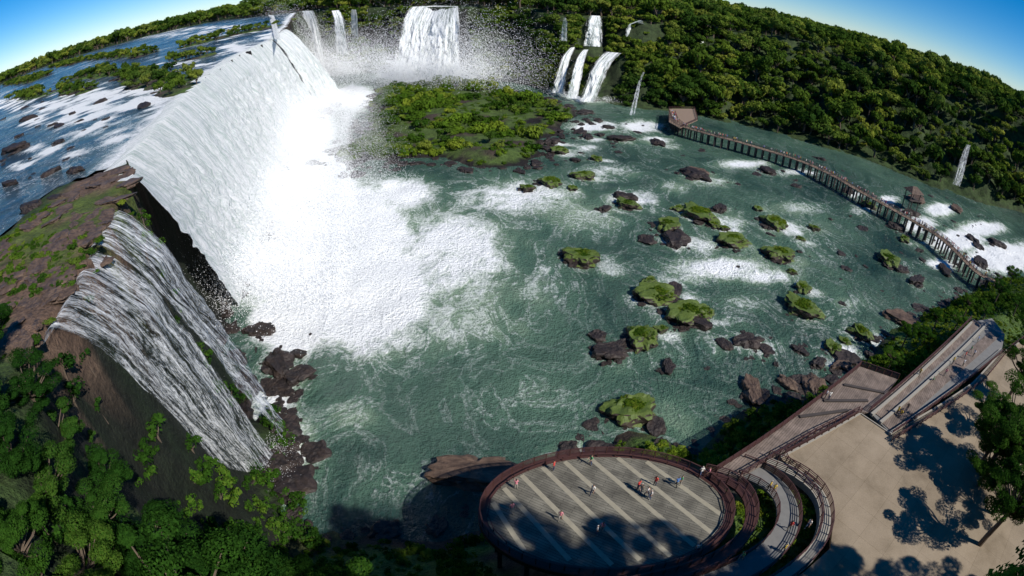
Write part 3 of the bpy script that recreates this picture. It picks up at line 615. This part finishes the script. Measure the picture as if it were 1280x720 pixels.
bk=t.n('ShaderNodeTexBrick');t.l(t.mapv(o,(1,1,1),(0,0,-.6)),bk.inputs[0]);bk.offset=0.;bk.inputs['Color1'].default_value=(1,1,1,1);bk.inputs['Color2'].default_value=(.9,.9,.9,1);bk.inputs['Mortar'].default_value=(.62,.6,.57,1);bk.inputs['Scale'].default_value=1.;bk.inputs['Mortar Size'].default_value=.02;bk.inputs['Brick Width'].default_value=4.;bk.inputs['Row Height'].default_value=4.
c=t.mix(1.,c,bk.outputs[0],'MULTIPLY');t.set(c,.9,.2);t.bump(n2,.3,.03);M_con=t.m
M_grey=simple('grey_paving',(.17,.165,.155),.85,.25,1.2);M_curb=simple('kerb',(.30,.275,.23),.85,.15,2)
def slab(name,pts,ztop,th,mat,parent=None):
    pts=np.array(pts)[:,:2]
    ar=sum(pts[i-1][0]*pts[i][1]-pts[i][0]*pts[i-1][1] for i in range(len(pts)))
    if ar<0: pts=pts[::-1]
    n=len(pts);v=np.vstack([np.c_[pts,np.full(n,ztop)],np.c_[pts,np.full(n,ztop-th)]])
    me=bpy.data.meshes.new(name);me.from_pydata(v.tolist(),[],[tuple(range(n)),tuple(range(2*n-1,n-1,-1))]+[(i,i+n,(i+1)%n+n,(i+1)%n) for i in range(n)]);me.update()
    me.materials.append(mat);ob=bpy.data.objects.new(name,me);COL.objects.link(ob)
    if parent: ob.parent=parent
    return ob
def ribbon(mb,pts,w,th,closed=False,mi=0):
    pts=np.array(pts,float)
    if closed: pts=np.vstack([pts,pts[:1]])
    d=np.gradient(pts[:,:2],axis=0)
    if closed: d[0]=d[-1]=pts[1,:2]-pts[-2,:2]
    d/=np.linalg.norm(d,axis=1,keepdims=True)+1e-9;nn=np.stack([-d[:,1],d[:,0]],1)*w/2
    L=np.c_[pts[:,:2]+nn,pts[:,2]];Rr=np.c_[pts[:,:2]-nn,pts[:,2]];n=len(pts);dz=np.array([0,0,th])
    v=np.vstack([L,Rr,L-dz,Rr-dz]);f=[]
    for i in range(n-1):
        a,b=i,i+1;f+=[(a,n+a,n+b,b),(2*n+a,2*n+b,3*n+b,3*n+a),(a,b,2*n+b,2*n+a),(n+a,3*n+a,3*n+b,n+b)]
    f+=[(0,2*n,3*n,n),(n-1,2*n-1,4*n-1,3*n-1)];mb.add(v,f,mi)
def smooth(p,n):
    p=np.array(p,float)
    for _ in range(2):
        q=[p[0]]
        for i in range(len(p)-1): q+= [p[i]*.75+p[i+1]*.25,p[i]*.25+p[i+1]*.75]
        q.append(p[-1]);p=np.array(q)
    return resamp(p,n)[0]
def rail(mb,pts,h=1.1,sp=1.8,bars=4,mi=0,bw=.07):
    q,L=resamp(pts,2);n=max(2,int(L/sp)+1);q,_=resamp(pts,n)
    for p in q: mb.box((p[0],p[1],p[2]+h/2),(.1,.1,h),0,mi)
    for b in range(bars):
        zz=h*(b+1)/bars
        ribbon(mb,q+np.array([0,0,zz]),bw if b<bars-1 else bw*1.8,.06,False,mi)
def empty(name):
    o=bpy.data.objects.new(name,None);COL.objects.link(o);return o
def posts(mb,pts,ztop,mi=0,s=.35):
    for p in pts:
        g=float(terrain(np.array([p[0]]),np.array([p[1]]))[0]);g=max(g,-3)
        if ztop-g>.4: mb.box((p[0],p[1],(ztop+g-.5)/2),(s,s,ztop-g+.5),0,mi)
vd=empty('viewing_deck')
slab('deck_floor',CIR,Z,.35,M_pl,vd)
cc=CIR.mean(0)
mb=MB()
strips=[((616,628),(655,688)),((630,610),(712,700)),((652,594),(765,706)),((678,584),(800,700)),((706,577),(838,695)),((738,573),(868,682)),((772,572),(892,668)),((808,577),(904,645))]
for a,b in strips: ribbon(mb,PP([a,((a[0]+b[0])/2,(a[1]+b[1])/2),b],Z+.012),.55,.012)
o=mb.obj('pale_boards',[M_pale]);o.parent=vd
mb=MB();ring=np.c_[CIR,np.full(64,Z)]
o_r=(ring-np.r_[cc,0]);o_r[:,2]=0
out=ring+o_r*.035;ribbon(mb,out+[0,0,.02],.9,.7,True)
o=mb.obj('deck_rim',[M_rail]);o.parent=vd
mb=MB();rr2=ring+o_r*.055;rr2=np.vstack([rr2,rr2[:1]]);rail(mb,rr2,1.1,1.4,5);rail(mb,np.vstack([ring,ring[:1]])-np.vstack([o_r,o_r[:1]])*.01,.5,2.0,1)
o=mb.obj('deck_railing',[M_rail]);o.parent=vd
mb=MB();posts(mb,[cc+(p-cc)*.93 for p in CIR[::5]]+[cc+(p-cc)*.5 for p in CIR[::8]],Z-.35,s=.5)
for k2 in range(0,64,8): ribbon(mb,[np.r_[cc,Z-.36],np.r_[CIR[k2],Z-.36]],.25,.5)
o=mb.obj('deck_supports',[M_under]);o.parent=vd
cw1=empty('curved_walkway')
r1=smooth(PP([(880,592),(915,600),(937,622),(940,652),(925,680),(890,705),(840,722),(780,735)],Z+.05),60)
r2=smooth(PP([(925,585),(960,598),(985,625),(985,660),(965,690),(925,716),(870,738)],Z-.6),60)
r3=smooth(PP([(958,575),(1000,592),(1028,618),(1034,655),(1018,690),(980,722),(930,752)],Z+.1),60)
mb=MB();ribbon(mb,r1,1.3,.3);ribbon(mb,r2,2.8,.3,mi=1);ribbon(mb,r3,1.5,1.0,mi=2)
o=mb.obj('walkway_floor',[M_rail,M_grey,M_curb]);o.parent=cw1
mb=MB()
def offs(p,w):
    d=np.gradient(p[:,:2],axis=0);d/=np.linalg.norm(d,axis=1,keepdims=True);q=p.copy();q[:,0]-=d[:,1]*w;q[:,1]+=d[:,0]*w;return q
for pp,w in((r1,.6),(r1,-.6),(r2,1.4),(r2,-1.4),(r3,.7),(r3,-.7)): rail(mb,offs(pp,w),1.1,1.4,4)
o=mb.obj('walkway_railing',[M_rail]);o.parent=cw1
te=empty('boardwalk_terrace');slab('terrace_floor',TER,Z+.004,.35,M_pl2,te)
mb=MB();rail(mb,PP([(893,590),(950,553),(1012,508),(1075,458)],Z),1.1,1.4,5);rail(mb,PP([(1075,458),(1122,474)],Z),1.1,1.4,5);rail(mb,PP([(925,596),(970,570),(1020,541),(1072,515)],Z+.05),1.1,1.4,3)
o=mb.obj('terrace_railing',[M_rail]);o.parent=te
mb=MB()
for a,b in[((1000,520),(1060,512)),((1030,500),(1085,500)),((1055,480),(1105,490))]:
    q=PP([a,b],Z+.22);ribbon(mb,q,.5,.25)
o=mb.obj('terrace_steps',[M_under]);o.parent=te
mb=MB();posts(mb,PP([(900,588),(950,556),(980,535),(1012,512),(1045,486),(1075,462),(1100,470)],Z)[:,:2],Z-.3,s=.5)
o=mb.obj('terrace_posts',[M_under]);o.parent=te
rp=empty('ramp_walk');slab('ramp_floor',RMP,Z+.012,.4,M_grey,rp)
mb=MB()
for a,b,w,mi in[((1095,517),(1222,402),2.2,0),((1108,533),(1246,415),2.4,0)]: ribbon(mb,PP([a,((a[0]+b[0])/2,(a[1]+b[1])/2),b],Z+.12),w,.1,mi=mi)
for a,b in[((1090,517),(1215,402)),((1101,527),(1236,402)),((1113,541),(1252,436))]: ribbon(mb,PP([a,b],Z+.5),.45,.45,mi=1)
o=mb.obj('ramp_boards',[M_pl2,M_curb]);o.parent=rp
mb=MB();rail(mb,PP([(1086,515),(1213,400)],Z),1.1,1.6,4);rail(mb,PP([(1114,544),(1254,440)],Z),1.1,1.6,4);rail(mb,PP([(1114,552),(1190,505),(1228,478),(1262,436),(1300,408)],Z),1.1,1.6,4)
o=mb.obj('ramp_railing',[M_rail]);o.parent=rp
slab('plaza',PLZ,Z-.004,.5,M_con)
mb=MB();q=np.vstack([np.c_[PLZ,np.full(len(PLZ),Z+.15)]]);ribbon(mb,q[:7],.35,.3);mb.obj('plaza_kerb',[M_curb])
mb=MB();rail(mb,q[[15,0,1]],.95,1.5,3);mb.obj('plaza_railing',[M_rail])
# ---------- river catwalk ----------
ca=empty('river_catwalk')
main=smooth(PP([(840,140),(845,155),(880,166),(920,176),(960,188),(1000,200),(1040,218),(1070,236),(1105,255),(1140,275),(1175,295),(1200,318),(1222,342),(1245,352)],4.5),150)
mb=MB();ribbon(mb,main,2.8,.3);o=mb.obj('catwalk_deck',[simple('catwalk_boards',(.24,.17,.12),.8,.25,2)]);o.parent=ca
mb=MB();rail(mb,offs(main,1.35),1.1,2.,3,bw=.1);rail(mb,offs(main,-1.35),1.1,2.,3,bw=.1);o=mb.obj('catwalk_railing',[M_rail]);o.parent=ca
mb=MB();qs=resamp(main,60)[0]
for p,q1 in zip(offs(qs,1.),offs(qs,-1.)):
    for w in(p,q1): mb.box((w[0],w[1],1.),(.5,.5,6.5))
    ribbon(mb,[np.r_[p[:2],4.2],np.r_[q1[:2],4.2]],.5,.4)
o=mb.obj('catwalk_piers',[M_under]);o.parent=ca
pf=PP([(836,136),(868,136),(872,150),(850,160),(836,152)],4.6);slab('lookout_platform',pf,4.62,.3,bpy.data.materials['catwalk_boards'],ca)
mb=MB();rail(mb,np.vstack([pf,pf[:1]]),1.1,2,3,bw=.1);o=mb.obj('lookout_railing',[M_rail]);o.parent=ca
hut=empty('lookout_hut');hp=P(1140,248,5);mb=MB()
for a,b in((-2.5,-2),(2.5,-2),(2.5,2),(-2.5,2)): mb.box((hp[0]+a,hp[1]+b,4),(.3,.3,8))
mb.box((hp[0],hp[1],4.8),(6,5,.3));mb.add([(hp[0]-3.6,hp[1]-3.2,7.9),(hp[0]+3.6,hp[1]-3.2,7.9),(hp[0]+3.6,hp[1]+3.2,7.9),(hp[0]-3.6,hp[1]+3.2,7.9),(hp[0]-1.2,hp[1],10),(hp[0]+1.2,hp[1],10)],[(0,1,5,4),(1,2,5),(2,3,4,5),(3,0,4),(3,2,1,0)],1)
o=mb.obj('hut_frame',[M_under,M_rockB]);o.parent=hut
# ---------- people ----------
def clothmat(name,cols):
    t=NT(name);oi=t.n('ShaderNodeObjectInfo').outputs['Random'];rp_=t.n('ShaderNodeValToRGB');rp_.color_ramp.interpolation='CONSTANT';e=rp_.color_ramp.elements
    while len(e)<len(cols): e.new(.5)
    for i,c in enumerate(cols): e[i].position=i/len(cols);e[i].color=(*c,1)
    t.l(oi,rp_.inputs[0]);t.set(rp_.outputs[0],.8);return t.m
M_sh=clothmat('shirt',[(.75,.74,.7),(.6,.05,.04),(.7,.7,.72),(.08,.2,.5),(.65,.45,.05),(.03,.03,.035),(.75,.7,.65),(.1,.35,.15),(.7,.25,.3)])
M_pa=clothmat('trousers',[(.03,.04,.09),(.2,.17,.12),(.02,.02,.02),(.06,.09,.18),(.35,.32,.27)]);M_sk=simple('skin',(.45,.27,.18),.6,.1,5);M_ha=clothmat('hair',[(.015,.01,.008),(.05,.028,.015),(.5,.48,.42),(.02,.015,.01)])
def person_mesh(pose):
    J={'pel':(0,0,.95,.13),'wai':(0,.01,1.1,.125),'che':(0,0,1.32,.15),'nk':(0,0,1.47,.06),'hd0':(0,.01,1.55,.075),'hd':(0,.015,1.63,.1),'top':(0,.01,1.71,.07)}
    if pose=='sit': leg=lambda s:[(s*.1,.05,.92,.1),(s*.12,.45,.93,.075),(s*.12,.5,.5,.05),(s*.12,.62,.45,.04)]
    elif pose=='walk': leg=lambda s:[(s*.09,0,.88,.1),(s*.1,.18*s+.05,.5,.07),(s*.1,.28*s-.03,.08,.045),(s*.1,.28*s+.12,.03,.038)]
    else: leg=lambda s:[(s*.09,0,.88,.1),(s*.11,.02,.5,.07),(s*.12,0,.08,.045),(s*.13,.15,.03,.038)]
    if pose=='lean': arm=lambda s:[(s*.19,0,1.41,.06),(s*.24,.1,1.18,.045),(s*.2,.36,1.13,.032),(s*.18,.44,1.12,.03)]
    elif pose=='walk': arm=lambda s:[(s*.19,0,1.41,.06),(s*.24,-.08*s-.03,1.15,.045),(s*.25,-.18*s+.08,.93,.032),(s*.25,-.2*s+.1,.85,.03)]
    else: arm=lambda s:[(s*.19,0,1.41,.06),(s*.25,-.02,1.14,.045),(s*.22,.12,.93,.032),(s*.2,.16,.86,.03)]
    vs=[];ed=[];rd=[]
    def a(p,par):
        vs.append(p[:3]);rd.append(p[3])
        if par is not None: ed.append((par,len(vs)-1))
        return len(vs)-1
    k=None;idx={}
    for n_ in('pel','wai','che','nk','hd0','hd','top'): k=a(J[n_],k);idx[n_]=k
    for s in(-1,1):
        k=idx['pel']
        for p in leg(s): k=a(p,k)
        k=idx['che']
        for p in arm(s): k=a(p,k)
        hw=vs[k];wr=Vector(hw)-Vector(vs[k-1]);wr.normalize()
        side=Vector((1,0,0)) 
        for fi,(o_,ln) in enumerate(((-.03,.07),(-.01,.085),(.012,.08),(.032,.065))):
            b=Vector(hw)+side*o_+wr*.04;k1=a((*b,.010),k);k2=a((*(b+wr*ln*.6),.0095),k1);a((*(b+wr*ln+Vector((0,.015,0))),.008),k2)
        b=Vector(hw)-side*s*.035+Vector((0,.015,0));k1=a((*b,.011),k);a((*(b+wr*.05-side*s*.015),.009),k1)
    me=bpy.data.meshes.new('p');me.from_pydata(vs,ed,[]);ob=bpy.data.objects.new('p',me);COL.objects.link(ob)
    md=ob.modifiers.new('s','SKIN')
    for i,v in enumerate(me.skin_vertices[0].data): v.radius=(rd[i]*(1.15 if i<3 else 1),rd[i]*(.8 if i<3 else 1));v.use_root=(i==0)
    sb=ob.modifiers.new('u','SUBSURF');sb.levels=1;sb.render_levels=1
    dg=bpy.context.evaluated_depsgraph_get();m2=bpy.data.meshes.new_from_object(ob.evaluated_get(dg));bpy.data.objects.remove(ob)
    m2.name='person';m2.materials.clear()
    bm=bmesh.new();bm.from_mesh(m2)
    for f in bm.faces:
        c=f.calc_center_median();f.smooth=True
        if c.z>1.47: f.material_index=3 if (c.z>1.66 or c.y<-.03) else 2
        elif abs(c.x)>.16 and (c.z<1.22 if pose!='sit' else (c.z<1.2)) and c.z>.72 : f.material_index=2
        elif c.z>.93 and not(pose=='sit' and c.y>.15): f.material_index=0
        elif c.z<.09: f.material_index=3
        else: f.material_index=1
    for (x_,y_,z_,r_,mi) in((0,.115,1.615,.016,2),(-.035,.1,1.64,.011,3),(.035,.1,1.64,.011,3),(-.095,.01,1.62,.02,2),(.095,.01,1.62,.02,2)):
        g=bmesh.ops.create_icosphere(bm,subdivisions=1,radius=r_,matrix=Matrix.Translation((x_,y_,z_)))
        for v in g['verts']:
            for f in v.link_faces: f.material_index=mi
    bm.to_mesh(m2);bm.free()
    for m_ in(M_sh,M_pa,M_sk,M_ha): m2.materials.append(m_)
    return m2
PM={k:person_mesh(k) for k in('stand','walk','lean','sit')}
def person(px,py,z,pose,rot):
    p=P(px,py,z);o=bpy.data.objects.new('person',PM[pose]);COL.objects.link(o);o.location=(p[0],p[1],z);o.rotation_euler=(0,0,rot)
    if pose=='sit': o.location.z=z-.4
for i,(a,b,ps) in enumerate([(645,611,'lean'),(692,588,'stand'),(738,581,'lean'),(800,616,'stand'),(808,620,'walk'),(818,607,'stand'),(845,608,'walk'),(850,606,'stand'),(740,618,'walk'),(640,640,'walk'),(745,668,'stand'),(752,664,'stand'),(797,612,'stand'),(812,624,'stand'),(700,650,'walk')]): person(a,b,Z+.01,ps,i*1.1)
for i,(a,b) in enumerate([(875,595),(884,596),(965,616),(960,612),(985,662),(978,690),(1008,660),(870,690),(925,700)]): person(a,b,Z-.55 if a>940 else Z+.06,'walk',i*1.4)
for i,(a,b,ps) in enumerate([(1035,500,'stand'),(1031,498,'stand'),(1125,520,'sit'),(1132,514,'stand'),(1205,448,'stand'),(1212,441,'walk'),(1216,446,'walk'),(1203,458,'stand'),(1165,478,'sit'),(1148,470,'stand'),(1190,455,'walk'),(1221,428,'stand'),(1120,518,'stand'),(1180,470,'stand')]): person(a,b,Z+.14,ps,i*.9)
c_pp=protos('visitors',[PM['stand'],PM['walk'],PM['lean']])
q=resamp(main,600)[0];kk=rng.choice(600,200,replace=False);q=offs(q,0)[kk];q[:,:2]+=rng.uniform(-.9,.9,(200,2))
scatter('visitor_crowd',q,np.full(200,1.0),c_pp,13,.05)
# ---------- light ----------
sv=Vector((.57,-.45,.69)).normalized()
w=bpy.data.worlds.new("World");S.world=w;w.use_nodes=True
s=w.node_tree.nodes.new('ShaderNodeTexSky');s.sky_type='NISHITA';s.sun_disc=False;s.sun_elevation=math.asin(sv.z);s.sun_rotation=math.atan2(sv.x,sv.y)
s.altitude=2800;s.air_density=1.;s.dust_density=0.;s.ozone_density=6.
hs=w.node_tree.nodes.new('ShaderNodeHueSaturation');hs.inputs['Saturation'].default_value=1.38
w.node_tree.links.new(s.outputs[0],hs.inputs['Color'])
w.node_tree.links.new(hs.outputs[0],w.node_tree.nodes['Background'].inputs[0]);w.node_tree.nodes['Background'].inputs[1].default_value=.105
l=bpy.data.lights.new('sun','SUN');l.energy=5.;l.angle=math.radians(.5);l.color=(1,.96,.9);lo=bpy.data.objects.new('sun',l);COL.objects.link(lo)
lo.rotation_euler=sv.to_track_quat('Z','Y').to_euler()
S.view_settings.view_transform='Standard';S.view_settings.look='None';S.view_settings.exposure=0
